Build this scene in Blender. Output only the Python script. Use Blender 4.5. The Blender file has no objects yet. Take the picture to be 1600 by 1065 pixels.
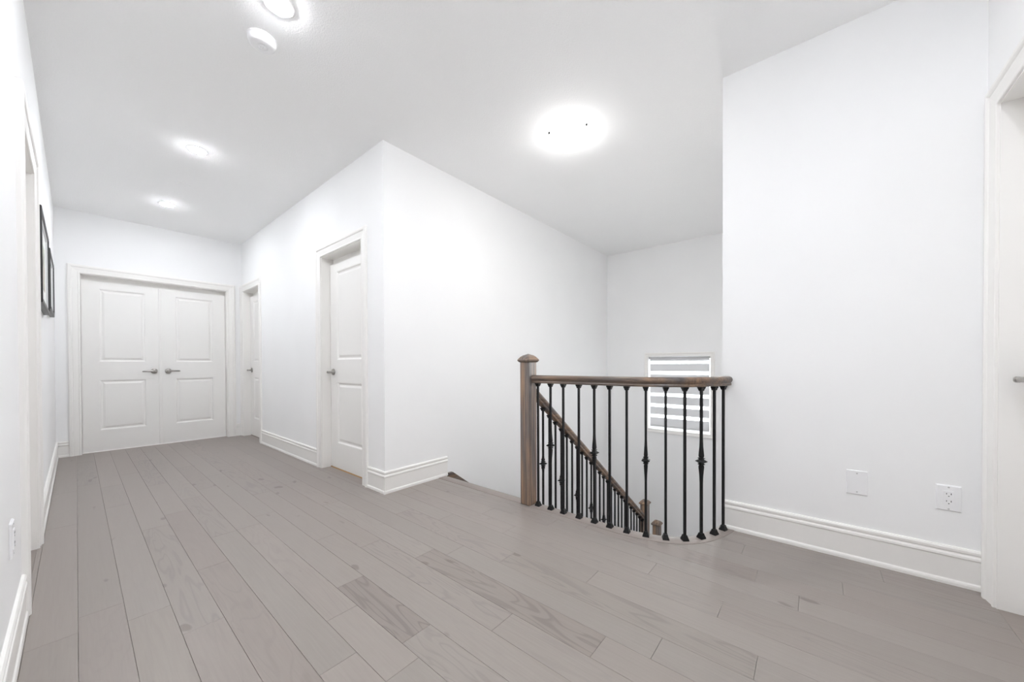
import bpy, bmesh, math, random
from mathutils import Vector, Matrix
random.seed(7)
scene = bpy.context.scene
COL = scene.collection

# ------------------------------------------------------------------ camera
CAM_Z = 1.02
F_PX, V0 = 567.83, 574.43                     # focal length and principal row for a 1600 x 1065 frame
YAW, PITCH, ROLL = 0.87607, -0.00838, -0.00347
cd = bpy.data.cameras.new('camera'); cam = bpy.data.objects.new('camera', cd); COL.objects.link(cam)
cd.sensor_fit = 'HORIZONTAL'; cd.sensor_width = 36.0
cd.lens = F_PX * 36.0 / 1600.0
cd.shift_y = (V0 - 532.5) / 1600.0
cd.clip_start = 0.01; cd.clip_end = 100
fw = Vector((math.sin(YAW) * math.cos(PITCH), math.cos(YAW) * math.cos(PITCH), math.sin(PITCH)))
rt = Vector((math.cos(YAW), -math.sin(YAW), 0)); up = rt.cross(fw)
c_, s_ = math.cos(ROLL), math.sin(ROLL)
r2, u2 = rt * c_ + up * s_, up * c_ - rt * s_
cam.matrix_world = Matrix(((r2.x, u2.x, -fw.x, 0), (r2.y, u2.y, -fw.y, 0), (r2.z, u2.z, -fw.z, CAM_Z), (0, 0, 0, 1)))
scene.camera = cam

# ------------------------------------------------------------------ world, exposure
world = bpy.data.worlds.new('world'); scene.world = world; world.use_nodes = True
bg = world.node_tree.nodes['Background']
bg.inputs['Color'].default_value = (0.93, 0.96, 1.0, 1); bg.inputs['Strength'].default_value = 8.0   # white overcast daylight outside the window
scene.view_settings.view_transform = 'Standard'; scene.view_settings.look = 'None'
scene.view_settings.gamma = 1.0; scene.view_settings.use_curve_mapping = False
scene.view_settings.exposure = 0.58
POT_L, BOWL_L = 275.0, 42.0                   # radiance of the recessed lamps and of the ceiling bowl
POT_COL, BOWL_COL = (0.92, 0.95, 1.0), (0.99, 0.985, 0.97)
scene.cycles.max_bounces = 12; scene.cycles.diffuse_bounces = 7; scene.cycles.glossy_bounces = 4
scene.cycles.transparent_max_bounces = 12; scene.cycles.use_denoising = True; scene.cycles.use_light_tree = False; scene.cycles.use_adaptive_sampling = True; scene.cycles.adaptive_threshold = 0.03
scene.cycles.caustics_reflective = False; scene.cycles.caustics_refractive = False

# ------------------------------------------------------------------ the plan (metres; camera stands at x = y = 0)
H = 2.794
XL, XR, YF = -0.148, 1.5635, 6.478            # hall: left wall, right wall, far wall
YS, XW = 2.619, 5.5956                        # stairwell: wall beside the stairs, window wall
XG, YE, YB = 2.587, 0.443, -0.584             # right wall, its end, the wall behind
ZL = -3.2                                     # floor of the storey below
T = 0.12

# ------------------------------------------------------------------ materials
def nt(name):
    m = bpy.data.materials.new(name); m.use_nodes = True
    t = m.node_tree; return m, t, t.nodes['Principled BSDF']
def mix_rgb(t, fac, a, b, mode='MIX'):
    n = t.nodes.new('ShaderNodeMix'); n.data_type = 'RGBA'; n.blend_type = mode
    for i, v in ((0, fac), (6, a), (7, b)):
        if isinstance(v, (int, float)): n.inputs[i].default_value = v
        elif isinstance(v, tuple): n.inputs[i].default_value = (*v[:3], 1)
        else: t.links.new(v, n.inputs[i])
    return n.outputs[2]
def ramp(t, src, stops):
    n = t.nodes.new('ShaderNodeValToRGB'); e = n.color_ramp.elements
    while len(e) < len(stops): e.new(0.5)
    for k, (p, c) in enumerate(stops): e[k].position = p; e[k].color = (*c, 1) if isinstance(c, tuple) else (c, c, c, 1)
    t.links.new(src, n.inputs[0]); return n.outputs[0]
def noise(t, vec, scale, detail=4, rough=0.55, dist=0.0):
    n = t.nodes.new('ShaderNodeTexNoise')
    n.inputs['Scale'].default_value = scale; n.inputs['Detail'].default_value = detail
    n.inputs['Roughness'].default_value = rough; n.inputs['Distortion'].default_value = dist
    t.links.new(vec, n.inputs['Vector']); return n.outputs['Fac']
def coords(t, scale=(1, 1, 1), kind='Object', random_shift=False):
    tc = t.nodes.new('ShaderNodeTexCoord'); v = tc.outputs[kind]
    if random_shift:
        oi = t.nodes.new('ShaderNodeObjectInfo'); mu = t.nodes.new('ShaderNodeMath'); mu.operation = 'MULTIPLY'
        mu.inputs[1].default_value = 37.0; t.links.new(oi.outputs['Random'], mu.inputs[0])
        ad = t.nodes.new('ShaderNodeVectorMath'); ad.operation = 'ADD'
        t.links.new(v, ad.inputs[0]); t.links.new(mu.outputs[0], ad.inputs[1]); v = ad.outputs[0]
    mp = t.nodes.new('ShaderNodeMapping'); mp.inputs['Scale'].default_value = scale
    t.links.new(v, mp.inputs['Vector']); return mp.outputs[0]
def bump(t, bs, src, strength, dist):
    b = t.nodes.new('ShaderNodeBump'); b.inputs['Strength'].default_value = strength; b.inputs['Distance'].default_value = dist
    t.links.new(src, b.inputs['Height']); t.links.new(b.outputs[0], bs.inputs['Normal'])
def paint(name, col, rough, bscale=None, bstr=0.1, bdist=0.002, spec=0.3):
    m, t, b = nt(name)
    v = coords(t, kind='Object')
    f = noise(t, v, 3.0, 0)
    t.links.new(mix_rgb(t, f, tuple(c * 0.985 for c in col), tuple(min(1, c * 1.01) for c in col)), b.inputs['Base Color'])
    b.inputs['Roughness'].default_value = rough; b.inputs['Specular IOR Level'].default_value = spec
    if bscale: bump(t, b, noise(t, v, bscale, 1), bstr, bdist)
    return m
M = {}
M['wall'] = paint('wall_paint', (0.925, 0.925, 0.925), 0.8)
M['ceiling'] = paint('ceiling_paint', (0.95, 0.95, 0.95), 0.8, 130, 0.35, 0.004)
M['trim'] = paint('trim_paint', (0.90, 0.885, 0.86), 0.38, spec=0.4)
M['door'] = paint('door_paint', (0.90, 0.888, 0.865), 0.42, spec=0.4)
M['plastic'] = paint('white_plastic', (0.90, 0.90, 0.91), 0.35, spec=0.45)
M['dark_slot'] = paint('dark_slot', (0.02, 0.02, 0.02), 0.6)
M['screw'] = paint('grey_screw', (0.55, 0.55, 0.55), 0.4)

def floor_wood(name, tone=(1, 1, 1)):
    m, t, b = nt(name)
    v = coords(t, (1, 1, 1), 'Object', True)
    def mp(s):
        n = t.nodes.new('ShaderNodeMapping'); n.inputs['Scale'].default_value = s; t.links.new(v, n.inputs['Vector']); return n.outputs[0]
    grain = noise(t, mp((70, 3.0, 1)), 1.6, 5, 0.6, 0.4)
    fig = noise(t, mp((9, 1.0, 1)), 1.0, 2, 0.5, 0.9)                       # slow figure; its contours give the cathedral grain
    mu = t.nodes.new('ShaderNodeMath'); mu.operation = 'MULTIPLY'; mu.inputs[1].default_value = 62.0; t.links.new(fig, mu.inputs[0])
    si = t.nodes.new('ShaderNodeMath'); si.operation = 'SINE'; t.links.new(mu.outputs[0], si.inputs[0])
    cat = ramp(t, si.outputs[0], [(0.0, 0.0), (0.55, 0.15), (1.0, 1.0)])
    oi = t.nodes.new('ShaderNodeObjectInfo')
    base = mix_rgb(t, grain, tuple(c * k for c, k in zip((0.270, 0.236, 0.215), tone)), tuple(c * k for c, k in zip((0.328, 0.294, 0.271), tone)))
    sep = t.nodes.new('ShaderNodeSeparateColor'); t.links.new(oi.outputs['Color'], sep.inputs[0])
    al = t.nodes.new('ShaderNodeMath'); al.operation = 'MULTIPLY'; t.links.new(cat, al.inputs[0]); t.links.new(oi.outputs['Alpha'], al.inputs[1])
    base = mix_rgb(t, al.outputs[0], base, (0.215, 0.19, 0.183))
    knot = ramp(t, noise(t, mp((17, 7.0, 1)), 1.0, 0, 0.4), [(0.0, 0.0), (0.805, 0.0), (0.85, 0.6)])
    base = mix_rgb(t, knot, base, (0.16, 0.135, 0.125))
    t.links.new(mix_rgb(t, 1.0, base, oi.outputs['Color'], 'MULTIPLY'), b.inputs['Base Color'])
    rr = ramp(t, grain, [(0.0, 0.34), (1.0, 0.46)]); t.links.new(rr, b.inputs['Roughness'])
    b.inputs['Specular IOR Level'].default_value = 0.42
    bump(t, b, grain, 0.10, 0.001)
    return m
M['floor'] = floor_wood('grey_oak_plank')
def stained(name, axis, dark=1.0):
    sc = [55, 55, 55]; sc[axis] = 2.2
    m, t, b = nt(name); v = coords(t, tuple(sc))
    sc2 = [11, 11, 11]; sc2[axis] = 1.1; v2 = coords(t, tuple(sc2))
    g = noise(t, v, 1.0, 6, 0.7, 0.5); a = noise(t, v2, 1.0, 3, 0.5, 0.6)
    base = mix_rgb(t, ramp(t, a, [(0.36, 0.0), (0.62, 1.0)]), tuple(c * dark for c in (0.150, 0.135, 0.130)), tuple(c * dark for c in (0.345, 0.215, 0.13)))
    base = mix_rgb(t, ramp(t, g, [(0.40, 0.0), (0.62, 0.75)]), base, tuple(c * dark for c in (0.062, 0.048, 0.043)))
    t.links.new(base, b.inputs['Base Color']); b.inputs['Roughness'].default_value = 0.36
    b.inputs['Specular IOR Level'].default_value = 0.5; bump(t, b, g, 0.12, 0.001)
    return m
M['stain_z'] = stained('stained_oak_post', 2, 1.3); M['stain_x'] = stained('stained_oak_stair_rail', 0, 0.85)
M['stain_y'] = stained('stained_oak_rail', 1, 0.78); M['cap'] = stained('stained_oak_cap', 0, 1.15)
m, t, b = nt('black_iron'); v = coords(t)
t.links.new(mix_rgb(t, noise(t, v, 60, 3), (0.006, 0.006, 0.0065), (0.012, 0.012, 0.013)), b.inputs['Base Color'])
b.inputs['Roughness'].default_value = 0.38; b.inputs['Specular IOR Level'].default_value = 0.28; M['iron'] = m
m, t, b = nt('satin_nickel'); v = coords(t)
t.links.new(mix_rgb(t, noise(t, v, 90, 2), (0.36, 0.345, 0.33), (0.46, 0.44, 0.42)), b.inputs['Base Color'])
b.inputs['Metallic'].default_value = 1.0; b.inputs['Roughness'].default_value = 0.28; M['nickel'] = m
m, t, b = nt('oak_threshold'); v = coords(t, (4, 60, 1))
t.links.new(mix_rgb(t, noise(t, v, 1.0, 4), (0.34, 0.19, 0.07), (0.48, 0.29, 0.12)), b.inputs['Base Color']); b.inputs['Roughness'].default_value = 0.5; M['oak'] = m
m, t, b = nt('black_frame'); v = coords(t)
t.links.new(mix_rgb(t, noise(t, v, 40, 3), (0.012, 0.012, 0.013), (0.03, 0.028, 0.028)), b.inputs['Base Color']); b.inputs['Roughness'].default_value = 0.4; M['frame'] = m
m, t, b = nt('silver_lip'); v = coords(t)
t.links.new(mix_rgb(t, noise(t, v, 80, 2), (0.62, 0.62, 0.63), (0.72, 0.72, 0.73)), b.inputs['Base Color']); b.inputs['Roughness'].default_value = 0.4; M['silver'] = m
M['mat'] = paint('white_mat_board', (0.84, 0.85, 0.83), 0.8)
m, t, b = nt('art_print'); v = coords(t, (1, 5, 5))
t.links.new(ramp(t, noise(t, v, 1.0, 4, 0.6, 1.0), [(0.3, (0.06, 0.12, 0.10)), (0.5, (0.55, 0.62, 0.52)), (0.62, (0.55, 0.28, 0.24)), (0.8, (0.75, 0.72, 0.66))]), b.inputs['Base Color'])
b.inputs['Roughness'].default_value = 0.55; M['art'] = m
def emitter(name, col, L):
    m, t, b = nt(name); v = coords(t)
    t.links.new(mix_rgb(t, noise(t, v, 5, 1), tuple(c * 0.98 for c in col), col), b.inputs['Emission Color'])
    b.inputs['Base Color'].default_value = (0.9, 0.9, 0.9, 1); b.inputs['Emission Strength'].default_value = L; return m
M['pot'] = emitter('lamp_lens_glow', POT_COL, POT_L); M['bowl'] = emitter('lit_bowl_glass', BOWL_COL, BOWL_L); M['well_fill'] = emitter('well_fill_glow', BOWL_COL, 48.0)
t = M['bowl'].node_tree; b = t.nodes['Principled BSDF']                  # the bulbs sit over the middle of the bowl: the rim glows less than the bottom
sp_ = t.nodes.new('ShaderNodeSeparateXYZ'); t.links.new(t.nodes['Texture Coordinate'].outputs['Object'], sp_.inputs[0])
mr = t.nodes.new('ShaderNodeMapRange'); mr.interpolation_type = 'SMOOTHSTEP'; t.links.new(sp_.outputs['Z'], mr.inputs['Value'])
for k_, v_ in (('From Min', -0.022), ('From Max', -0.085), ('To Min', 4.0), ('To Max', BOWL_L)): mr.inputs[k_].default_value = v_
t.links.new(mr.outputs['Result'], b.inputs['Emission Strength'])
m = bpy.data.materials.new('blind_band'); m.use_nodes = True; t = m.node_tree; t.nodes.clear()     # thick weave: a little daylight comes through
o_ = t.nodes.new('ShaderNodeOutputMaterial'); df = t.nodes.new('ShaderNodeBsdfDiffuse'); tl = t.nodes.new('ShaderNodeBsdfTranslucent'); ad = t.nodes.new('ShaderNodeAddShader')
t.links.new(mix_rgb(t, noise(t, coords(t), 400, 1), (0.50, 0.495, 0.50), (0.56, 0.555, 0.56)), df.inputs[0]); tl.inputs[0].default_value = (0.034, 0.0335, 0.034, 1)
t.links.new(df.outputs[0], ad.inputs[0]); t.links.new(tl.outputs[0], ad.inputs[1]); t.links.new(ad.outputs[0], o_.inputs[0]); M['band'] = m
m = bpy.data.materials.new('blind_sheer'); m.use_nodes = True; t = m.node_tree; t.nodes.clear()
o_ = t.nodes.new('ShaderNodeOutputMaterial'); tl = t.nodes.new('ShaderNodeBsdfTranslucent'); tr = t.nodes.new('ShaderNodeBsdfTransparent'); mx = t.nodes.new('ShaderNodeMixShader')
t.links.new(mix_rgb(t, noise(t, coords(t), 500, 1), (0.88, 0.88, 0.88), (0.94, 0.94, 0.94)), tl.inputs[0]); mx.inputs[0].default_value = 0.25
t.links.new(tl.outputs[0], mx.inputs[1]); t.links.new(tr.outputs[0], mx.inputs[2]); t.links.new(mx.outputs[0], o_.inputs[0]); M['sheer'] = m
m = bpy.data.materials.new('window_glass'); m.use_nodes = True; t = m.node_tree; t.nodes.clear()
o_ = t.nodes.new('ShaderNodeOutputMaterial'); tr = t.nodes.new('ShaderNodeBsdfTransparent'); gl = t.nodes.new('ShaderNodeBsdfGlossy'); mx = t.nodes.new('ShaderNodeMixShader'); fr_ = t.nodes.new('ShaderNodeFresnel')
t.links.new(mix_rgb(t, noise(t, coords(t), 2, 0), (0.95, 0.97, 0.965), (0.96, 0.975, 0.97)), tr.inputs[0]); gl.inputs['Roughness'].default_value = 0.02; fr_.inputs[0].default_value = 1.3
t.links.new(fr_.outputs[0], mx.inputs[0]); t.links.new(tr.outputs[0], mx.inputs[1]); t.links.new(gl.outputs[0], mx.inputs[2]); t.links.new(mx.outputs[0], o_.inputs[0]); M['glass'] = m

# ------------------------------------------------------------------ helpers
class MB:
    """collects vertices and faces of ONE piece"""
    def __init__(s): s.v = []; s.f = []
    def add(s, vs, fs):
        n = len(s.v); s.v += [tuple(x) for x in vs]; s.f += [tuple(n + i for i in f) for f in fs]; return s
    def box(s, a, b):
        (x0, y0, z0), (x1, y1, z1) = a, b
        return s.add([(x0, y0, z0), (x1, y0, z0), (x1, y1, z0), (x0, y1, z0), (x0, y0, z1), (x1, y0, z1), (x1, y1, z1), (x0, y1, z1)],
                     [(3, 2, 1, 0), (4, 5, 6, 7), (0, 1, 5, 4), (1, 2, 6, 5), (2, 3, 7, 6), (3, 0, 4, 7)])
    def rings(s, rings, cap0=True, cap1=True, closed=True):
        k = len(rings[0]); vs = [p for r in rings for p in r]; fs = []
        for i in range(len(rings) - 1):
            for j in range(k if closed else k - 1):
                j2 = (j + 1) % k; fs.append((i * k + j, i * k + j2, (i + 1) * k + j2, (i + 1) * k + j))
        if cap0: fs.append(tuple(reversed(range(k))))
        if cap1: fs.append(tuple((len(rings) - 1) * k + j for j in range(k)))
        return s.add(vs, fs)
    def squares(s, c, levels, rot=0.0):
        """stack of squares: levels = [(half, z)]"""
        r = []
        for hh, z in levels:
            hh = max(hh, 0.0004)
            r.append([(c[0] + hh * (px * math.cos(rot) - py * math.sin(rot)), c[1] + hh * (px * math.sin(rot) + py * math.cos(rot)), c[2] + z) for px, py in ((-1, -1), (1, -1), (1, 1), (-1, 1))])
        return s.rings(r)
    def lathe(s, c, prof, n=32, axis='z', sign=1):
        r = []
        for rad, z in prof:
            rad = max(rad, 0.0003); ring = []
            for k in range(n):
                a = 2 * math.pi * k / n; p, q = rad * math.cos(a), rad * math.sin(a)
                ring.append({'z': (c[0] + p, c[1] + q, c[2] + sign * z), 'x': (c[0] + sign * z, c[1] + p, c[2] + q), 'y': (c[0] + p, c[1] + sign * z, c[2] + q)}[axis])
            r.append(ring)
        return s.rings(r)
def link(name, me, mat, parent=None, root=None):
    ob = bpy.data.objects.new(name, me); COL.objects.link(ob)
    if mat: me.materials.append(M[mat])
    if parent: ob.parent = parent
    return ob
def part(name, mb, mat, parent=None, smooth=False, bevel=0.0):
    """one mesh object; vertices are given in world space and stored relative to the root's place"""
    off = Vector((0, 0, 0)); p = parent
    while p: off += p.location; p = p.parent
    me = bpy.data.meshes.new(name)
    me.from_pydata([tuple(Vector(v) - off) for v in mb.v], [], mb.f); me.validate()
    bm = bmesh.new(); bm.from_mesh(me); bmesh.ops.recalc_face_normals(bm, faces=bm.faces)
    if bevel: bmesh.ops.bevel(bm, geom=[e for e in bm.edges if e.is_manifold and e.calc_face_angle(0) > 0.5], offset=bevel, segments=2, affect='EDGES', profile=0.6)
    bm.to_mesh(me); bm.free()
    ob = link(name, me, mat, parent)
    if smooth:
        for pl in me.polygons: pl.use_smooth = True
        try: me.set_sharp_from_angle(angle=math.radians(38))
        except Exception: pass
    return ob
def struct(ob): ob['kind'] = 'structure'; return ob
def thing(name, loc, label, cat, group=None, kind=None):
    ob = bpy.data.objects.new(name, None); COL.objects.link(ob); ob.location = loc; ob.empty_display_size = 0.1
    return tag(ob, label, cat, group, kind)
def tag(ob, label, cat=None, group=None, kind=None):
    ob['label'] = label
    if cat: ob['category'] = cat
    if group: ob['group'] = group
    if kind: ob['kind'] = kind
    return ob
def sweep(prof, path, closed=False, zbase=0.0, up_off=None):
    """prof: [(side, height)] swept along a plan path [(x, y, z)], mitred; +side is to the left of travel"""
    rings = []; n = len(path)
    for i, p in enumerate(path):
        a = Vector(path[i - 1][:2]) if i else None; b2 = Vector(path[i + 1][:2]) if i < n - 1 else None; c = Vector(p[:2])
        d1 = (c - a).normalized() if a is not None else None; d2 = (b2 - c).normalized() if b2 is not None else None
        if d1 is None: d1 = d2
        if d2 is None: d2 = d1
        n1, n2 = Vector((-d1.y, d1.x)), Vector((-d2.y, d2.x)); m_ = (n1 + n2)
        m_ = m_ / max(m_.dot(n1), 0.2)
        rings.append([(c.x + m_.x * s, c.y + m_.y * s, p[2] + h) for s, h in prof])
    return rings
def grid_wall(us, zs, holes, to3, t):
    """a plate with openings: cells of a grid, welded; to3(u, z, d) with d = 0 at the room side and d = -t behind"""
    us, zs = sorted(set(us)), sorted(set(zs)); mb = MB(); idx = {}
    def vid(i, j, k):
        if (i, j, k) not in idx: idx[(i, j, k)] = len(mb.v); mb.v.append(tuple(to3(us[i], zs[j], (0, -t)[k])))
        return idx[(i, j, k)]
    def solid(i, j):
        if not (0 <= i < len(us) - 1 and 0 <= j < len(zs) - 1): return False
        cu, cz = (us[i] + us[i + 1]) / 2, (zs[j] + zs[j + 1]) / 2
        return not any(a < cu < b2 and c < cz < d for a, b2, c, d in holes)
    for i in range(len(us) - 1):
        for j in range(len(zs) - 1):
            if not solid(i, j): continue
            for k in (0, 1): mb.f.append(tuple(vid(i + a, j + b2, k) for a, b2 in ((0, 0), (1, 0), (1, 1), (0, 1))))
            for (di, dj, e) in ((-1, 0, ((0, 0), (0, 1))), (1, 0, ((1, 0), (1, 1))), (0, -1, ((0, 0), (1, 0))), (0, 1, ((0, 1), (1, 1)))):
                if not solid(i + di, j + dj):
                    (a, b2), (c, d) = e; mb.f.append((vid(i + a, j + b2, 0), vid(i + c, j + d, 0), vid(i + c, j + d, 1), vid(i + a, j + b2, 1)))
    return mb
# wall frames: (s, z, d) -> world, d towards the room
def f_left(s, z, d): return (XL + d, s, z)
def f_hall(s, z, d): return (XR - d, s, z)
def f_far(s, z, d): return (s, YF - d, z)
def f_back(s, z, d): return (s, YB + d, z)
def f_stair(s, z, d): return (s, YS - d, z)
def f_win(s, z, d): return (XW - d, s, z)
def f_right(s, z, d): return (XG - d, s, z)
def f_well(s, z, d): return (s, YE + d, z)

# ------------------------------------------------------------------ room shell
DTOP = 2.085                                   # top of the door openings
D_LEFT = (2.565, 3.335); D_FAR = (0.040, 1.388); D_H1 = (5.675, 6.378); D_H2 = (2.968, 3.758); D_BACK = (1.680, 2.440)
J = 0.02                                       # jamb thickness
def hole(d): return (d[0] - J, d[1] + J, -0.5, DTOP + J)
def wall(name, us, zs, holes, fr, t=T):
    hu = [x for h in holes for x in h[:2]]; hz = [z for h in holes for z in h[2:] if z > zs[0]]
    return struct(part(name, grid_wall(us + hu, zs + hz, holes, fr, t), 'wall'))
wall('wall_left', [YB - T, YF + T], [-0.3, H], [hole(D_LEFT)], f_left)
wall('wall_far', [XL, XR], [-0.3, H], [hole(D_FAR)], f_far)
wall('wall_hall', [YS + T, YF + T], [-0.3, H], [hole(D_H1), hole(D_H2)], f_hall)
wall('wall_stair', [XR, XW + T], [ZL, H], [], f_stair)
W_Y, W_Z = (1.105, 1.952), (0.048, 1.135)
wall('wall_window', [YE - T, YS], [ZL, H], [(W_Y[0], W_Y[1], W_Z[0], W_Z[1])], f_win, 0.16)
wall('wall_right', [YB - T, YE], [ZL, H], [], f_right)
wall('wall_well', [XG + T, XW], [ZL, H], [], f_well)
wall('wall_back', [XL, XG], [-0.3, H], [hole(D_BACK)], f_back)
struct(part('ceiling', MB().box((XL - T, YB - T, H), (XW + 0.16, YF + T, H + 0.12)), 'ceiling'))

# path of the landing edge: the balusters stand on it
CTRL = [(2.130, YS), (2.130, 1.2), (2.129, 0.98), (2.135, 0.873), (2.155, 0.767), (2.19, 0.665), (2.248, 0.577), (2.334, 0.507), (2.437, 0.460), (2.537, 0.430), (XG, 0.418)]
def catmull(P, n=6):
    out = []
    for i in range(len(P) - 1):
        p0, p1, p2, p3 = (Vector(P[max(0, min(len(P) - 1, i + k))]) for k in (-1, 0, 1, 2))
        for j in range(n):
            u = j / n; out.append(0.5 * ((2 * p1) + (-p0 + p2) * u + (2 * p0 - 5 * p1 + 4 * p2 - p3) * u * u + (-p0 + 3 * p1 - 3 * p2 + p3) * u ** 3))
    return out + [Vector(P[-1])]
PATH = [Vector(CTRL[0]), Vector((2.130, 1.9)), Vector((2.130, 1.4))] + catmull(CTRL[1:], 5)
def offset_path(d):
    return [Vector((r[0][0], r[0][1])) for r in sweep([(d, 0)], [(p.x, p.y, 0) for p in PATH])]
NW = 0.045
inner = offset_path(-NW)                       # travel is towards -y, so the room lies to the right
inner = [p for p in inner if p.x < XG - 0.001] + [Vector((XG, inner[-1].y))]
outer = offset_path(NW - 0.02)
FLOOR_POLY = [(XL, YB), (XG, YB)] + [(p.x, p.y) for p in reversed(inner)] + [(XR, YS), (XR, YF), (XL, YF)]
# slab under the planks
sl_poly = [(XL, YB), (XG, YB)] + [(p.x, p.y) for p in reversed(outer)] + [(XR, YS), (XR, YF), (XL, YF)]
floor = struct(part('floor', MB().rings([[(x, y, -0.28) for x, y in sl_poly], [(x, y, -0.012) for x, y in sl_poly]]), 'wall'))
def clip_rect(poly, x0, x1, y0, y1):
    for ax, val, sg in ((0, x0, 1), (0, x1, -1), (1, y0, 1), (1, y1, -1)):
        out = []
        for i in range(len(poly)):
            a, b2 = poly[i - 1], poly[i]; ia, ib = (a[ax] - val) * sg >= 0, (b2[ax] - val) * sg >= 0
            if ia != ib:
                k = (val - a[ax]) / (b2[ax] - a[ax]); out.append((a[0] + (b2[0] - a[0]) * k, a[1] + (b2[1] - a[1]) * k))
            if ib: out.append(b2)
        poly = out
        if not poly: return []
    res = []
    for p in poly:
        if not res or math.dist(p, res[-1]) > 1e-4: res.append(p)
    if len(res) > 1 and math.dist(res[0], res[-1]) < 1e-4: res.pop()
    return res
def inset(poly, d):
    n = len(poly); out = []
    for i in range(n):
        a, b2, c = Vector(poly[i - 1]), Vector(poly[i]), Vector(poly[(i + 1) % n])
        d1, d2 = (b2 - a).normalized(), (c - b2).normalized(); n1, n2 = Vector((-d1.y, d1.x)), Vector((-d2.y, d2.x)); m_ = n1 + n2
        m_ = m_ / max(m_.dot(n1), 0.5); out.append(b2 + m_ * d)
    return out
def area(poly): return 0.5 * sum(poly[i - 1][0] * poly[i][1] - poly[i][0] * poly[i - 1][1] for i in range(len(poly)))
def plank(poly, color):
    if abs(area(poly)) < 2e-4: return
    if area(poly) < 0: poly = poly[::-1]
    g = 0.0003; lo = inset(poly, g); hi = inset(poly, g + 0.0007)
    mb = MB().rings([[(p.x, p.y, -0.0121) for p in lo], [(p.x, p.y, -0.0009) for p in lo], [(p.x, p.y, 0.0) for p in hi]], cap0=False)
    ob = part('plank', mb, 'floor', floor); ob.color = color; return ob
PW, PX0 = 0.1268, -0.003
JOINTS = {-1: [3.67, 4.64], 0: [2.29, 4.80], 1: [2.11, 3.9], 2: [1.84, 3.2], 3: [2.36, 3.41, 0.9], 4: [2.75, 1.25], 5: [1.06, 1.493, 2.755, 3.9], 6: [1.16, 1.68, 2.9, 4.3],
          7: [2.23, 0.55, 3.4], 8: [1.95, 0.95, 3.6], 9: [0.60, 1.62, 2.75], 10: [0.434, 1.52, 2.9], 11: [1.25, 0.15, 2.2], 12: [0.82, 1.9], 13: [1.45, 0.3], 14: [0.62, 1.75], 15: [1.3, 0.05], 16: [0.214, 1.1], 17: [-0.1], 18: [0.3], 19: [-0.25], 20: [0.15]}
SPECIAL = {(6, 1.4): ((0.87, 0.845, 0.84), 0.75), (9, 1.0): ((0.90, 0.88, 0.87), 0.7), (11, 0.7): ((0.97, 0.97, 0.96), 0.5), (0, 1.5): ((0.985, 0.97, 0.975), 0.1),
           (2, 1.2): ((0.985, 0.965, 0.965), 0.1), (3, 2.0): ((0.96, 0.935, 0.935), 0.2), (1, 1.5): ((1.0, 0.995, 0.98), 0.1), (3, 2.8): ((0.96, 0.935, 0.94), 0.1), (16, 0.6): ((0.94, 0.92, 0.915), 0.3)}
for k in range(-2, 22):
    x0, x1 = PX0 + k * PW, PX0 + (k + 1) * PW
    js = sorted(JOINTS.get(k, [random.uniform(0, 2)])); ys = list(js)
    while ys[-1] < YF - 0.5: ys.append(ys[-1] + random.choice((0.75, 1.0, 1.2, 1.55, 1.8)) + random.uniform(-.08, .08))
    while ys[0] > YB + 0.4: ys.insert(0, ys[0] - random.choice((0.8, 1.1, 1.5)) - random.uniform(0, .1))
    ys = [YB - 0.1] + [y for y in ys if YB < y < YF] + [YF + 0.1]
    for a, b2 in zip(ys, ys[1:]):
        poly = clip_rect(FLOOR_POLY, x0, x1, a, b2)
        if len(poly) < 3: continue
        w = random.uniform(-1, 1); h_ = random.uniform(-1, 1)
        col, al = (1 + 0.032 * w + 0.006 * h_, 1 + 0.032 * w - 0.003 * h_, 1 + 0.032 * w - 0.004 * h_), max(0, random.uniform(-0.25, 0.42))
        for (kk, yy), v_ in SPECIAL.items():
            if kk == k and a < yy < b2: col, al = v_
        plank(poly, (*col, al))
# the curved nosing that edges the landing
NP = [(-NW, -0.012), (-NW, 0.0015), (-NW + 0.002, 0.003), (NW - 0.008, 0.003), (NW - 0.001, 0.0), (NW + 0.002, -0.008), (NW, -0.017), (NW - 0.006, -0.022), (-0.01, -0.022), (-0.01, -0.012)]
ns = part('nosing', MB().rings(sweep(NP, [(p.x, p.y, 0) for p in PATH])), 'floor', floor, True); ns.color = (0.97, 0.95, 0.95, 0.0)
# the storey below, open to the stairs
struct(part('wall_edge', MB().rings([[(x, y, z) for x, y in [(p.x, p.y) for p in offset_path(0.012)] + [(p.x, p.y) for p in reversed(offset_path(-0.06))]] for z in (-0.30, -0.022)]), 'wall'))
struct(part('floor_lower', MB().box((0.2, YE - T, ZL - 0.1), (XW + 0.16, YS + T, ZL)), 'floor'))
XB = 0.4
struct(part('ceiling_lower', MB().box((XB, YE, -0.30), (2.05, YS, -0.2805)), 'ceiling'))
wall('wall_entry', [YE - T, YS + T], [ZL, -0.2805], [], lambda s, z, d: (XB + d, s, z))
struct(part('wall_lower', MB().box((XB, YE - T, ZL), (XG, YE, -0.2805)), 'wall'))
struct(part('wall_lower', MB().box((XB, YS, ZL), (XR, YS + T, -0.2805)), 'wall'))

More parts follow.
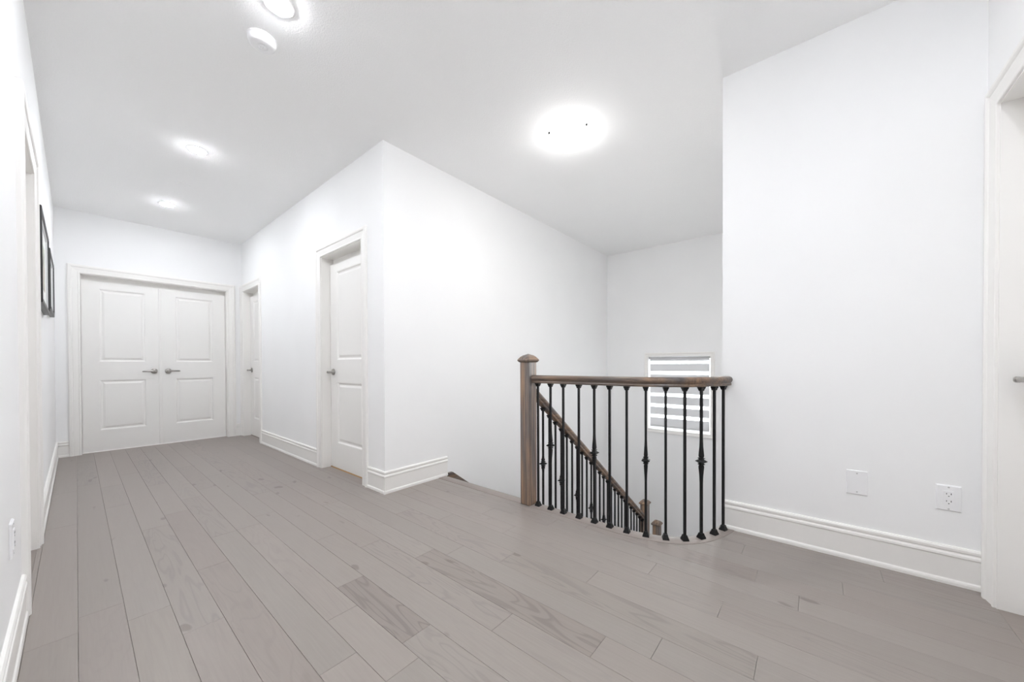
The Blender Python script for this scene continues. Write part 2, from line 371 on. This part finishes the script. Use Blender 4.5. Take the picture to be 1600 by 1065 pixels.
# ------------------------------------------------------------------ baseboards
BASE = [(0, 0), (0.0165, 0), (0.0165, 0.012), (0.0145, 0.020), (0.0105, 0.025), (0.0100, 0.027), (0.0100, 0.126), (0.0115, 0.128), (0.0150, 0.133), (0.0140, 0.142), (0.0070, 0.149), (0.0070, 0.153), (0.0125, 0.158), (0.0130, 0.168), (0.0085, 0.175), (0.0, 0.177)]
CW = 0.098                                     # casing width
def baseboard(name, pts): return struct(part(name, MB().rings(sweep(BASE, [(x, y, 0) for x, y in pts])), 'trim'))
baseboard('baseboard_left', [(XL, D_LEFT[0] - CW), (XL, YB)])
baseboard('baseboard_left', [(D_FAR[0] - CW + 0.012, YF), (XL, YF), (XL, D_LEFT[1] + CW)])
baseboard('baseboard_far', [(XR, YF), (D_FAR[1] + CW - 0.012, YF)])
baseboard('baseboard_hall', [(XR, D_H2[1] + CW), (XR, D_H1[0] - CW)])
baseboard('baseboard_stair', [(2.195, YS), (XR, YS), (XR, D_H2[0] - CW)])
baseboard('baseboard_right', [(XG, YB), (XG, YE)])
baseboard('baseboard_back', [(XL, YB), (D_BACK[0] - CW, YB)])

# ------------------------------------------------------------------ doors
CAS = [(0.006, -0.004), (0.006, 0.009), (0.010, 0.0115), (0.017, 0.0115), (0.020, 0.009), (0.026, 0.0095), (0.058, 0.0145), (0.064, 0.0145), (0.068, 0.019), (0.074, 0.0225), (0.088, 0.0225), (0.097, 0.018), (CW, 0.012), (CW, -0.004)]
def u_frame(fr, s0, s1, ztop, prof, zb=0.0):
    return MB().rings([[fr(s0 - a, zb, d) for a, d in prof], [fr(s0 - a, ztop + a, d) for a, d in prof], [fr(s1 + a, ztop + a, d) for a, d in prof], [fr(s1 + a, zb, d) for a, d in prof]])
LEVER = None
def lever_mesh(fr, s, z, d0, dr):
    """rose, neck and tapered lever; dr is the way the lever points along the wall"""
    mb = MB()
    def ring(c_s, c_z, dd, r, n=20): return [fr(c_s + r * math.cos(2 * math.pi * k / n), c_z + r * math.sin(2 * math.pi * k / n), dd) for k in range(n)]
    mb.rings([ring(s, z, d0 + dd, r) for dd, r in ((0, 0.033), (0.006, 0.033), (0.010, 0.030), (0.013, 0.020), (0.014, 0.012), (0.046, 0.0105), (0.050, 0.012), (0.060, 0.012), (0.064, 0.008))])
    def oval(ss, zz, dd, hz, hd, n=12): return [fr(ss, zz + hz * math.sin(2 * math.pi * k / n), dd + hd * math.cos(2 * math.pi * k / n)) for k in range(n)]
    mb.rings([oval(s + dr * l, z + zz, d0 + 0.055 + dd, hz, hd) for l, zz, dd, hz, hd in ((-0.008, 0, 0, 0.009, 0.006), (0.0, 0, 0, 0.0115, 0.008), (0.03, 0.001, -0.001, 0.0105, 0.0065), (0.07, 0.001, -0.002, 0.0098, 0.0055), (0.100, -0.001, -0.004, 0.0090, 0.005), (0.112, -0.003, -0.007, 0.005, 0.004))])
    return mb
PANEL_Z = ((0.252, 0.856), (1.072, 1.945))
def door_leaf(root, fr, s0, s1, d0, lever_s, lever_dir, z0=0.008, margin=0.135):
    zt = DTOP - 0.057; holes = [(s0 + margin, s1 - margin, a, b2) for a, b2 in PANEL_Z]
    mb = grid_wall([s0, s1] + [x for h in holes for x in h[:2]], [z0, zt] + [z for h in holes for z in h[2:]], holes, lambda s, z, d: fr(s, z, d0 + d), 0.036)
    leaf = part('door_leaf', mb, 'door', root)
    for a, b2, c, d in holes:
        def rect(i, dd): return [fr(a + i, c + i, d0 + dd), fr(b2 - i, c + i, d0 + dd), fr(b2 - i, d - i, d0 + dd), fr(a + i, d - i, d0 + dd)]
        part('panel', MB().rings([rect(0, -0.03), rect(0, 0), rect(0.006, -0.001), rect(0.016, -0.0115), rect(0.026, -0.0130), rect(0.046, -0.0035), rect(0.050, -0.0030)]), 'door', leaf)
    hd = part('lever_handle', lever_mesh(fr, lever_s, 0.955, d0, lever_dir), 'nickel', leaf, True); hd['label'] = 'satin nickel lever handle on a round rose'
    return leaf
REC = 0.085
def door(name, fr, op, label, leaves, threshold='floor', depth=T, REC=0.085):
    s0, s1 = op; mid = fr((s0 + s1) / 2, 0, 0)
    r = thing(name, mid, label, 'door', kind='structure')
    part('casing', u_frame(fr, s0, s1, DTOP, CAS), 'trim', r)
    part('jamb', u_frame(fr, s0, s1, DTOP, [(0, 0.001), (J, 0.001), (J, -depth), (-0.014, -depth), (-0.014, -REC - 0.0362), (0, -REC - 0.0362)]), 'trim', r)
    th = part('threshold', MB().add([fr(s0, -0.02, 0.0), fr(s1, -0.02, 0.0), fr(s1, -0.02, -depth), fr(s0, -0.02, -depth), fr(s0, 0.0, 0.0), fr(s1, 0.0, 0.0), fr(s1, 0.0, -depth), fr(s0, 0.0, -depth)],
              [(0, 1, 2, 3), (4, 5, 6, 7), (0, 1, 5, 4), (1, 2, 6, 5), (2, 3, 7, 6), (3, 0, 4, 7)]), 'floor', r); th.color = (0.97, 0.95, 0.94, 0.1)
    sd_ = ((0, -REC + 0.008), (0.0075, -REC + 0.003), (0.0075, -depth + 0.001), (0, -depth + 0.001))
    sd_ = part('saddle', MB().add([fr(s0, z, d) for z, d in sd_] + [fr(s1, z, d) for z, d in sd_],
             [(0, 1, 5, 4), (1, 2, 6, 5), (2, 3, 7, 6), (3, 0, 4, 7), (0, 1, 2, 3), (4, 5, 6, 7)]), threshold, r); sd_.color = (0.9, 0.88, 0.87, 0.0)  # added under every leaf to stop light leaking; door_3 has a real one
    part('head_stop', MB().add([fr(s, z, d) for s in (s0 - 0.001, s1 + 0.001) for z, d in ((DTOP - 0.056, -REC - 0.033), (DTOP + 0.001, -REC - 0.033), (DTOP + 0.001, -depth), (DTOP - 0.056, -depth))],
         [(0, 1, 5, 4), (1, 2, 6, 5), (2, 3, 7, 6), (3, 0, 4, 7), (0, 1, 2, 3), (4, 5, 6, 7)]), 'trim', r)
    for lf in leaves: door_leaf(r, fr, *lf)
    return r
g = 0.003; mid = (D_FAR[0] + D_FAR[1]) / 2
d1 = door('door_1', f_far, D_FAR, 'white double door with two nickel levers at the end of the hall',
     [(D_FAR[0] + g, mid - 0.002, -0.080, mid - 0.066, -1), (mid + 0.002, D_FAR[1] - g, -0.080, mid + 0.066, 1)], 'trim', T, 0.080)
part('astragal', MB().add([f_far(mid - 0.022, z, -0.080) for z in (0.01, DTOP - 0.059)] + [f_far(mid + 0.006, z, -0.080) for z in (0.01, DTOP - 0.059)] + [f_far(mid - 0.019, z, -0.074) for z in (0.01, DTOP - 0.059)] + [f_far(mid + 0.003, z, -0.074) for z in (0.01, DTOP - 0.059)],
     [(0, 1, 3, 2), (4, 5, 7, 6), (0, 1, 5, 4), (2, 3, 7, 6), (0, 2, 6, 4), (1, 3, 7, 5)]), 'door', d1)
door('door_2', f_hall, D_H1, 'white two-panel door in the corner beside the double door', [(D_H1[0] + g, D_H1[1] - g, -REC, D_H1[1] - 0.064, -1)])
door('door_3', f_hall, D_H2, 'white two-panel door nearest the outside wall corner', [(D_H2[0] + g, D_H2[1] - g, -REC, D_H2[1] - 0.064, -1)], 'oak')
door('door_4', f_left, D_LEFT, 'white cased doorway seen edge-on before the framed pictures', [(D_LEFT[0] + g, D_LEFT[1] - g, -REC, D_LEFT[0] + 0.064, 1)])
door('door_5', f_back, D_BACK, 'white cased door past the duplex outlet, only its jamb and lever tip visible', [(D_BACK[0] + g, D_BACK[1] - g, -REC, D_BACK[1] - 0.064, -1)])

# ------------------------------------------------------------------ window and blind
w1 = thing('window_1', (XW, (W_Y[0] + W_Y[1]) / 2, W_Z[0]), 'small white cased window low on the stairwell wall', 'window', kind='structure')
WC = [(0.0, -0.004), (0.0, 0.012), (0.006, 0.014), (0.030, 0.014), (0.034, 0.018), (0.050, 0.020), (0.055, 0.016), (0.055, -0.004)]
def o_frame(fr, s0, s1, z0, z1, prof):
    rs = [[fr(s, z, d) for a, d in prof for s, z in [(sx(a), zx(a))]] for sx, zx in ((lambda a: s0 - a, lambda a: z0 - a), (lambda a: s0 - a, lambda a: z1 + a), (lambda a: s1 + a, lambda a: z1 + a), (lambda a: s1 + a, lambda a: z0 - a))]
    return MB().rings(rs + [rs[0]], cap0=False, cap1=False)
part('casing', o_frame(f_win, W_Y[0], W_Y[1], W_Z[0], W_Z[1], WC), 'trim', w1)
part('sash', o_frame(f_win, W_Y[0] + 0.014, W_Y[1] - 0.014, W_Z[0] + 0.02, W_Z[1] - 0.02, [(0, -0.10), (0.02, -0.10), (0.02, -0.15), (0, -0.15)]), 'plastic', w1)
part('pane', MB().add([f_win(s, z, d) for d in (-0.122, -0.128) for s, z in ((W_Y[0] + .01, W_Z[0] + .01), (W_Y[1] - .01, W_Z[0] + .01), (W_Y[1] - .01, W_Z[1] - .01), (W_Y[0] + .01, W_Z[1] - .01))],
     [(0, 1, 2, 3), (4, 5, 6, 7), (0, 1, 5, 4), (1, 2, 6, 5), (2, 3, 7, 6), (3, 0, 4, 7)]), 'glass', w1)
bl = thing('zebra_blind', (XW + 0.03, (W_Y[0] + W_Y[1]) / 2, W_Z[0] + 0.01), 'zebra roller blind of grey bands and bright sheer strips in stairwell window', 'blind')
BY = (W_Y[0] + 0.015, W_Y[1] - 0.015)
def slab(s0, s1, z0, z1, d0, d1): return MB().box(f_win(s1, z0, d1)[:1] + (s0, z0), (f_win(s0, z1, d0)[0], s1, z1))
hr = part('headrail', MB().box((XW + 0.012, BY[0] - 0.012, 1.100), (XW + 0.062, BY[1] + 0.012, W_Z[1] - 0.004)), 'band', bl, bevel=0.006)
BANDS = [(1.068, 1.100), (0.916, 1.029), (0.751, 0.868), (0.587, 0.706), (0.424, 0.543), (0.263, 0.378), (0.095, 0.217)]
for z0, z1 in BANDS: part('fabric_band', MB().add([(XW + 0.0372, BY[0], z0), (XW + 0.0372, BY[1], z0), (XW + 0.0372, BY[1], z1), (XW + 0.0372, BY[0], z1)], [(0, 1, 2, 3)]), 'band', bl)
zt = 1.068
for z0, z1 in BANDS[1:]:
    part('sheer_strip', MB().add([(XW + 0.037, BY[0], z1), (XW + 0.037, BY[1], z1), (XW + 0.037, BY[1], zt), (XW + 0.037, BY[0], zt)], [(0, 1, 2, 3)]), 'sheer', bl); zt = z0
part('bottom_rail', MB().box((XW + 0.030, BY[0], 0.078), (XW + 0.046, BY[1], 0.096)), 'band', bl, bevel=0.004)
part('bead_chain', MB().box((XW + 0.020, BY[1] + 0.004, 0.24), (XW + 0.0235, BY[1] + 0.0075, 1.11)), 'plastic', bl)

# ------------------------------------------------------------------ stairs
RISE, RUN, X0S, NT = 0.195, 0.2625, 2.150, 9
YI = 1.555                                     # open side of the upper flight
st = thing('staircase', (X0S, YI, ZL), 'grey oak stairs going down past the landing to the window wall', 'stairs')
for n in range(1, NT + 1):
    xa = X0S + RUN * (n - 1); z = -RISE * n
    t_ = part('tread', MB().box((xa + 0.012, YI, z - 0.026), (xa + RUN + 0.028, YS - 0.03, z)), 'floor', st, bevel=0.006); t_.color = (0.9, 0.88, 0.87, 0.1)
    part('riser', MB().box((xa + RUN, YI + 0.01, z - RISE + 0.0005), (xa + RUN + 0.012, YS - 0.03, z - 0.0265)), 'trim', st)
LZ = -RISE * (NT + 1); LX = X0S + RUN * NT
la = part('landing', MB().box((LX + 0.013, YE + 0.002, LZ - 0.2), (XW - 0.002, YS - 0.002, LZ)), 'floor', st); la.color = (0.95, 0.93, 0.92, 0.1)
for n in range(1, 6):
    xa = LX - RUN * n; z = LZ - RISE * n
    t_ = part('tread', MB().box((xa - 0.02, YE + 0.005, z - 0.026), (xa + RUN, YI - 0.09, z)), 'floor', st, bevel=0.006); t_.color = (0.9, 0.88, 0.87, 0.1)
    part('riser', MB().box((xa + RUN - 0.001, YE + 0.005, z + 0.0005), (xa + RUN + 0.010, YI - 0.09, z + RISE - 0.027)), 'trim', st)
# wall stringer, dark, its head shows at the landing corner
def str_top(x): return 0.022 if x < 2.245 else 0.022 - 0.743 * (x - 2.245)
sx_ = [2.197, 2.245, 2.6, 3.4, LX + 0.05]
sp = [(x, str_top(x)) for x in sx_] + [(x, str_top(x) - 0.36) for x in reversed(sx_)]
part('wall_stringer', MB().rings([[(x, YS - 0.029, z) for x, z in sp], [(x, YS - 0.0005, z) for x, z in sp]]), 'stain_x', st)
sp = [(x, -0.01 - 0.743 * (x - X0S) - 0.05) for x in (X0S + 0.04, LX)] ; sp += [(x, z - 0.32) for x, z in reversed(sp)]
part('open_stringer', MB().rings([[(x, YI - 0.028, z) for x, z in sp], [(x, YI - 0.001, z) for x, z in sp]]), 'trim', st)

# ------------------------------------------------------------------ balustrades
def newel(name, x, y, z0, ztop, parent, shaft_mat='stain_z'):
    h = 0.0425; zc = ztop - 0.062
    ob = part(name, MB().squares((x, y, 0), [(h - 0.003, z0), (h, z0 + 0.004), (h, zc)]), shaft_mat, parent, bevel=0.003)
    part('cap', MB().squares((x, y, 0), [(h + 0.004, zc), (h + 0.013, zc + 0.010), (h + 0.0145, zc + 0.016), (h + 0.012, zc + 0.022), (h - 0.002, zc + 0.040), (0.028, zc + 0.050), (0.0, zc + 0.062)]), 'cap', ob)
    return ob
RAILP = [(0.010, 0.0), (0.024, 0.002), (0.026, 0.010), (0.022, 0.018), (0.026, 0.022), (0.032, 0.032), (0.032, 0.042), (0.026, 0.052), (0.014, 0.0575), (-0.014, 0.0575), (-0.026, 0.052), (-0.032, 0.042), (-0.032, 0.032), (-0.026, 0.022), (-0.022, 0.018), (-0.026, 0.010), (-0.024, 0.002), (-0.010, 0.0)]
RT = 0.945; RB = RT - 0.0575
BH = 0.0064
def baluster_parts(z0, z1, knuckle_z=None, flare=0.10):
    """square bar, its shoe, collar and, on every third one, the twisted-in knuckle; origin at the foot"""
    h = BH; L = [(h, z0 + 0.004)]
    if knuckle_z is not None:
        k = knuckle_z; L += [(h, k - flare), (h * 1.15, k - flare * 0.7), (h * 1.65, k - 0.034), (h * 1.5, k - 0.024), (h * 1.2, k - 0.022), (h * 1.2, k + 0.022), (h * 1.5, k + 0.024), (h * 1.65, k + 0.034), (h * 1.15, k + flare * 0.7), (h, k + flare)]
    L += [(h, z1 - 0.002)]
    bar = MB().squares((0, 0, 0), L)
    shoe = MB().squares((0, 0, 0), [(0.018, z0), (0.018, z0 + 0.005), (0.0165, z0 + 0.010), (0.0115, z0 + 0.024), (0.0115, z0 + 0.028), (0.0075, z0 + 0.032)])
    coll = MB().squares((0, 0, 0), [(0.0072, z1 - 0.025), (0.011, z1 - 0.022), (0.0115, z1 - 0.016), (0.016, z1 - 0.006), (0.0165, z1 - 0.0005)])
    kn = None
    if knuckle_z is not None:
        k = knuckle_z; kn = MB().squares((0, 0, 0), [(0.0095, k - 0.021), (0.0140, k - 0.019), (0.0140, k - 0.016), (0.0095, k - 0.013), (0.0100, k - 0.011), (0.0230, k - 0.001), (0.0230, k + 0.001), (0.0100, k + 0.011), (0.0095, k + 0.013), (0.0140, k + 0.016), (0.0140, k + 0.019), (0.0095, k + 0.021)])
    return bar, shoe, coll, kn
def mesh_of(name, mb):
    me = bpy.data.meshes.new(name); me.from_pydata(mb.v, [], mb.f); bm = bmesh.new(); bm.from_mesh(me); bmesh.ops.recalc_face_normals(bm, faces=bm.faces); bm.to_mesh(me); bm.free(); me.materials.append(M['iron']); return me
class Baluster:
    def __init__(s, z0, z1, kz=None, flare=0.125):
        s.me = [(n, mesh_of(n, mb)) for n, mb in zip(('baluster', 'shoe', 'collar', 'knuckle'), baluster_parts(z0, z1, kz, flare)) if mb]
    def place(s, root, x, y, z, rot=0.0):
        o = bpy.data.objects.new('baluster', s.me[0][1]); COL.objects.link(o); o.parent = root
        o.location = Vector((x, y, z)) - root.location; o.rotation_euler = (0, 0, rot)
        for n, me in s.me[1:]:
            c = bpy.data.objects.new(n, me); COL.objects.link(c); c.parent = o
        return o
NX, NY = 2.1225, 1.6135
lb = thing('landing_balustrade', (NX, NY, 0.003), 'curved railing of brown oak handrail and black iron balusters on landing edge', 'railing')
newel('newel_post', NX, NY, 0.003, 1.100, lb)
rp = [(p.x, p.y, RB) for p in PATH if p.y < 1.56]
rp = [(2.130, NY - 0.0420, RB)] + rp; rp[-1] = (XG - 0.001, rp[-1][1], RB)
part('handrail', MB().rings(sweep(RAILP, rp)), 'stain_y', lb, True)
plain = Baluster(0.0, RB - 0.0025); fancy = Baluster(0.0, RB - 0.0025, 0.450)
# feet along the edge, where the photograph shows them
YB_ = [1.532, 1.424, 1.320, 1.200, 1.088, 0.983, 0.873]
FEET = [(2.130, y) for y in YB_] + [(2.155, 0.767), (2.190, 0.665), (2.248, 0.576), (2.334, 0.508), (2.437, 0.460), (2.537, 0.430)]
def tangent(x, y):
    i = min(range(len(PATH)), key=lambda k: (PATH[k] - Vector((x, y))).length); a, b2 = PATH[max(0, i - 1)], PATH[min(len(PATH) - 1, i + 1)]
    return math.atan2((b2 - a).y, (b2 - a).x)
for i, (x, y) in enumerate(FEET):
    (fancy if i in (1, 4, 7, 10) else plain).place(lb, x, y, 0.003, tangent(x, y))
# stair balustrade going down
SY = 1.6135
def rail_top(x): return 0.868 - 0.740 * (x - 2.165)
sb = thing('stair_balustrade', (4.5, SY, LZ), 'sloping stair railing with black balusters behind the landing railing', 'railing')
newel('newel_post', 4.5, SY, LZ + RISE, -0.648, sb)
part('handrail', MB().rings([[(x, SY + s, rail_top(x) - 0.072 + h * 1.25) for s, h in RAILP] for x in (2.1655, 4.4565)]), 'stain_x', sb, True)
kinds = {}
for k in range(25):
    x = 2.309 + 0.0875 * k; n = int((x - X0S) / RUN) + 1; z = -RISE * n; ztop = rail_top(x) - 0.073
    key = (round(ztop - z, 3), k % 3 == 0)
    key = ((k + 1) % 3, k % 3 == 0)
    if key not in kinds: kinds[key] = Baluster(0.0, ztop - z - 0.002, (rail_top(x) - 0.507 - z) if k % 3 == 0 else None, 0.06)
    kinds[key].place(sb, x, SY, z, 0.0)
n3 = thing('newel_post', (4.69, 1.53, LZ), 'short separate brown newel post standing lower on the stair turn', 'post')
newel('shaft', 4.69, 1.53, LZ, -0.948, n3)

# ------------------------------------------------------------------ wall plates
def plate_box(fr, s0, s1, z0, z1, t_, ch=0.003):
    def rect(i, d): return [fr(s0 + i, z0 + i, d), fr(s1 - i, z0 + i, d), fr(s1 - i, z1 - i, d), fr(s0 + i, z1 - i, d)]
    return MB().rings([rect(0, 0.0003), rect(0, t_ * 0.45), rect(ch, t_)])
def screw(fr, s, z, d, parent):
    n = 12; part('screw', MB().rings([[fr(s + r * math.cos(6.2832 * k / n), z + r * math.sin(6.2832 * k / n), d + dd) for k in range(n)] for dd, r in ((-0.001, 0.0035), (0.0006, 0.0035), (0.0010, 0.0022))]), 'screw', parent)
bp = thing('blank_wall_plate', (XG, -0.169, 0.342), 'blank white square cover plate on the right wall above baseboard', 'wall plate')
cp = part('cover_plate', plate_box(f_right, -0.210, -0.128, 0.343, 0.467, 0.006), 'plastic', bp)
screw(f_right, -0.169, 0.452, 0.006, cp); screw(f_right, -0.169, 0.357, 0.006, cp)
def duplex(root, fr, sc, zc, w=0.079, hh=0.118):
    cp = part('cover_plate', plate_box(fr, sc - w / 2, sc + w / 2, zc - hh / 2, zc + hh / 2, 0.007, 0.004), 'plastic', root)
    screw(fr, sc, zc + 0.050, 0.007, cp); screw(fr, sc, zc - 0.050, 0.007, cp)
    rc = part('receptacle', plate_box(fr, sc - 0.0175, sc + 0.0175, zc - 0.034, zc + 0.034, 0.0095, 0.0015), 'plastic', root)
    for dz in (0.0175, -0.0165):
        for ds, hz in ((-0.0070, 0.0042), (0.0070, 0.0036)):
            part('slot', plate_box(fr, sc + ds - 0.0013, sc + ds + 0.0013, zc + dz - hz + 0.003, zc + dz + hz + 0.003, 0.0099, 0.0002), 'dark_slot', rc)
        part('slot', plate_box(fr, sc - 0.0027, sc + 0.0027, zc + dz - 0.0105, zc + dz - 0.0055, 0.0099, 0.0008), 'dark_slot', rc)
ot = thing('wall_outlet', (XG, -0.477, 0.337), 'white duplex power outlet with dark slots on the right wall', 'outlet'); duplex(ot, f_right, -0.4775, 0.396)
o2 = thing('wall_outlet', (XL, 2.09, 0.37), 'white outlet plate on left wall, seen edge-on before the doorway', 'outlet'); duplex(o2, f_left, 2.095, 0.435)

# ------------------------------------------------------------------ pictures
def picture(y0, y1, z0, z1, label):
    r = thing('framed_picture', (XL, (y0 + y1) / 2, z0), label, 'picture', 'framed pictures on the left wall')
    def of(i, prof): return o_frame(f_left, y0 + i, y1 - i, z0 + i, z1 - i, prof)
    part('frame', of(0.03, [(0, 0.001), (0.03, 0.001), (0.03, 0.026), (0.026, 0.029), (0.006, 0.029), (0, 0.023)]), 'frame', r)
    part('lip', of(0.0365, [(0, 0.014), (0.0065, 0.014), (0.0065, 0.0225), (0, 0.019)]), 'silver', r)
    part('mat_board', plate_box(f_left, y0 + 0.022, y1 - 0.022, z0 + 0.022, z1 - 0.022, 0.014, 0.0005), 'mat', r)
    w, h = y1 - y0, z1 - z0
    part('print', plate_box(f_left, y0 + w * .26, y1 - w * .26, z0 + h * .24, z1 - h * .24, 0.0150, 0.0002), 'art', r)
picture(3.46, 4.34, 1.395, 1.960, 'larger black framed picture on the left wall, the one nearer the doorway')
picture(4.55, 5.32, 1.465, 1.938, 'smaller black framed picture on the left wall, nearer the double door')

# ------------------------------------------------------------------ ceiling things
def recessed(x, y, label, H=H):
    r = thing('recessed_light', (x, y, H), label, 'ceiling light', 'recessed hall lights')
    part('trim_ring', MB().lathe((x, y, H), [(0.072, 0.0), (0.072, 0.002), (0.068, 0.0045), (0.057, 0.0045), (0.0545, 0.004), (0.0545, 0.0)], 36, sign=-1), 'plastic', r, True)
    part('lens', MB().lathe((x, y, H), [(0.0540, 0.0005), (0.0530, 0.0056), (0.044, 0.0108), (0.0, 0.0140)], 24, sign=-1), 'pot', r, True)
recessed(0.655, 2.030, 'recessed ceiling light beside the smoke detector')
recessed(0.655, 3.905, 'middle recessed ceiling light between smoke detector and round cover')
recessed(0.655, 5.472, 'recessed ceiling light nearest the double door')
recessed(0.655, 0.155, 'added unseen recessed ceiling light overhead at the near end of the hall')  # added out of view above the camera to brighten the near end
recessed(0.98, -0.28, 'added unseen recessed ceiling light overhead between the right wall and the near hall light')  # second added overhead lamp, lifts the right wall and floor
recessed(1.75, 1.1, 'added unseen recessed ceiling light of the storey below, nearer the stair turn', -0.30)  # added below, out of view, to fill the lower stairwell
recessed(1.75, 2.0, 'added unseen recessed ceiling light of the storey below, under the stair wall', -0.30)  # its added twin, same fill for the stairwell walls
sd = thing('smoke_detector', (0.664, 2.315, H), 'round white smoke detector on the hall ceiling', 'smoke detector')
part('base', MB().lathe((0.664, 2.315, H), [(0.070, 0.0), (0.070, 0.008), (0.067, 0.010)], 40, sign=-1), 'plastic', sd, True)
hs = part('housing', MB().lathe((0.664, 2.315, H), [(0.066, 0.009), (0.066, 0.018), (0.060, 0.032), (0.050, 0.038), (0.027, 0.040), (0.025, 0.037), (0.022, 0.037), (0.0, 0.037)], 40, sign=-1), 'plastic', sd, True)
part('test_button', MB().lathe((0.664, 2.315, H), [(0.019, 0.036), (0.019, 0.040), (0.014, 0.043), (0.0, 0.044)], 28, sign=-1), 'plastic', hs, True)
for a in (0.4, 1.5, 2.6): part('vent_hole', MB().lathe((0.664 + 0.006 * math.cos(a * 2), 2.315 + 0.006 * math.sin(a * 2), H), [(0.0016, 0.042), (0.0016, 0.0445)], 8, sign=-1), 'screw', hs)
tag(part('ceiling_cover', MB().lathe((0.693, 4.765, H), [(0.052, 0.0), (0.052, 0.003), (0.048, 0.005), (0.044, 0.0055), (0.0, 0.006)], 40, sign=-1), 'ceiling', None, True), 'flat round white cover plate on hall ceiling before the last recessed light', 'ceiling cover')
FX, FY = 2.435, 1.448
fl = thing('flush_light', (FX, FY, H), 'glowing round bowl ceiling light above the stair landing', 'ceiling light')
part('pan', MB().lathe((FX, FY, H), [(0.140, 0.0), (0.140, 0.024), (0.136, 0.026), (0.130, 0.026)], 48, sign=-1), 'plastic', fl, True)
part('glass_bowl', MB().lathe((FX, FY, H), [(0.135, 0.016), (0.152, 0.018), (0.155, 0.026), (0.146, 0.048), (0.122, 0.069), (0.088, 0.084), (0.045, 0.091), (0.0, 0.093)], 32, sign=-1), 'bowl', fl, True)
for cx, cy in ((2.318, 1.545), (2.410, 1.297), (2.580, 1.50)):
    dx, dy = cx - FX, cy - FY; l_ = math.hypot(dx, dy); px_, py_ = FX + dx / l_ * 0.161, FY + dy / l_ * 0.161
    part('clip_screw', MB().lathe((px_, py_, H - 0.020), [(0.0, -0.009), (0.006, -0.007), (0.008, 0.0), (0.006, 0.007), (0.0, 0.009)], 12), 'dark_slot', fl, True)


# added fill lamp, unseen behind the right wall, brightens the stairwell
SX, SZ = 3.55, 1.12
sc_ = thing('well_fill_lamp', (SX, YE, SZ), 'added fill lamp in the stairwell, unseen behind the right wall', 'added fill light')
part('backplate', plate_box(f_well, SX - 0.055, SX + 0.055, SZ - 0.09, SZ + 0.09, 0.016, 0.006), 'nickel', sc_)
part('glass_shade', MB().lathe((SX, YE + 0.066, SZ), [(0.036, -0.110), (0.044, -0.104), (0.048, -0.02), (0.048, 0.05), (0.044, 0.104), (0.036, 0.110)], 16), 'well_fill', sc_, True)

SET_LABELS = {'floor': ('grey oak plank floor of the hall and landing', 'floor'), 'ceiling': ('white stippled ceiling over hall and stairwell', 'ceiling'),
    'wall_left': ('white wall along the left side with framed pictures', 'wall'), 'wall_far': ('white end wall of the hall around the double door', 'wall'),
    'wall_hall': ('white hall wall holding the two single doors', 'wall'), 'wall_stair': ('white wall beside the stairs with the outside corner', 'wall'),
    'wall_window': ('white stairwell wall with the small window', 'wall'), 'wall_right': ('white wall with the outlet and blank plate', 'wall'),
    'wall_well': ('white stairwell wall behind the right wall', 'wall'), 'wall_back': ('white wall with the door past the duplex outlet', 'wall'),
    'wall_edge': ('white fascia below the curved landing edge', 'wall'), 'floor_lower': ('grey oak floor of the storey below', 'floor'), 'ceiling_lower': ('white ceiling of the storey below', 'ceiling'),
    'wall_entry': ('white end wall of the storey below', 'wall'), 'wall_lower': ('white wall of the storey below under the right wall', 'wall'), 'wall_lower.001': ('white wall of the storey below under the stair wall', 'wall'),
    'baseboard_left': ('white baseboard on left wall before the cased doorway', 'baseboard'), 'baseboard_left.001': ('white baseboard on left wall below the framed pictures', 'baseboard'),
    'baseboard_far': ('short white baseboard between double door and corner door', 'baseboard'), 'baseboard_hall': ('white baseboard between the two single doors', 'baseboard'),
    'baseboard_stair': ('white baseboard turning the outside corner to the stairs', 'baseboard'), 'baseboard_right': ('tall white baseboard under the outlet and blank plate', 'baseboard'),
    'baseboard_back': ('white baseboard on the wall behind the hall', 'baseboard')}
for n_, (l_, c2) in SET_LABELS.items():
    ob = bpy.data.objects.get(n_)
    if ob and ob.parent is None: tag(ob, l_, c2)
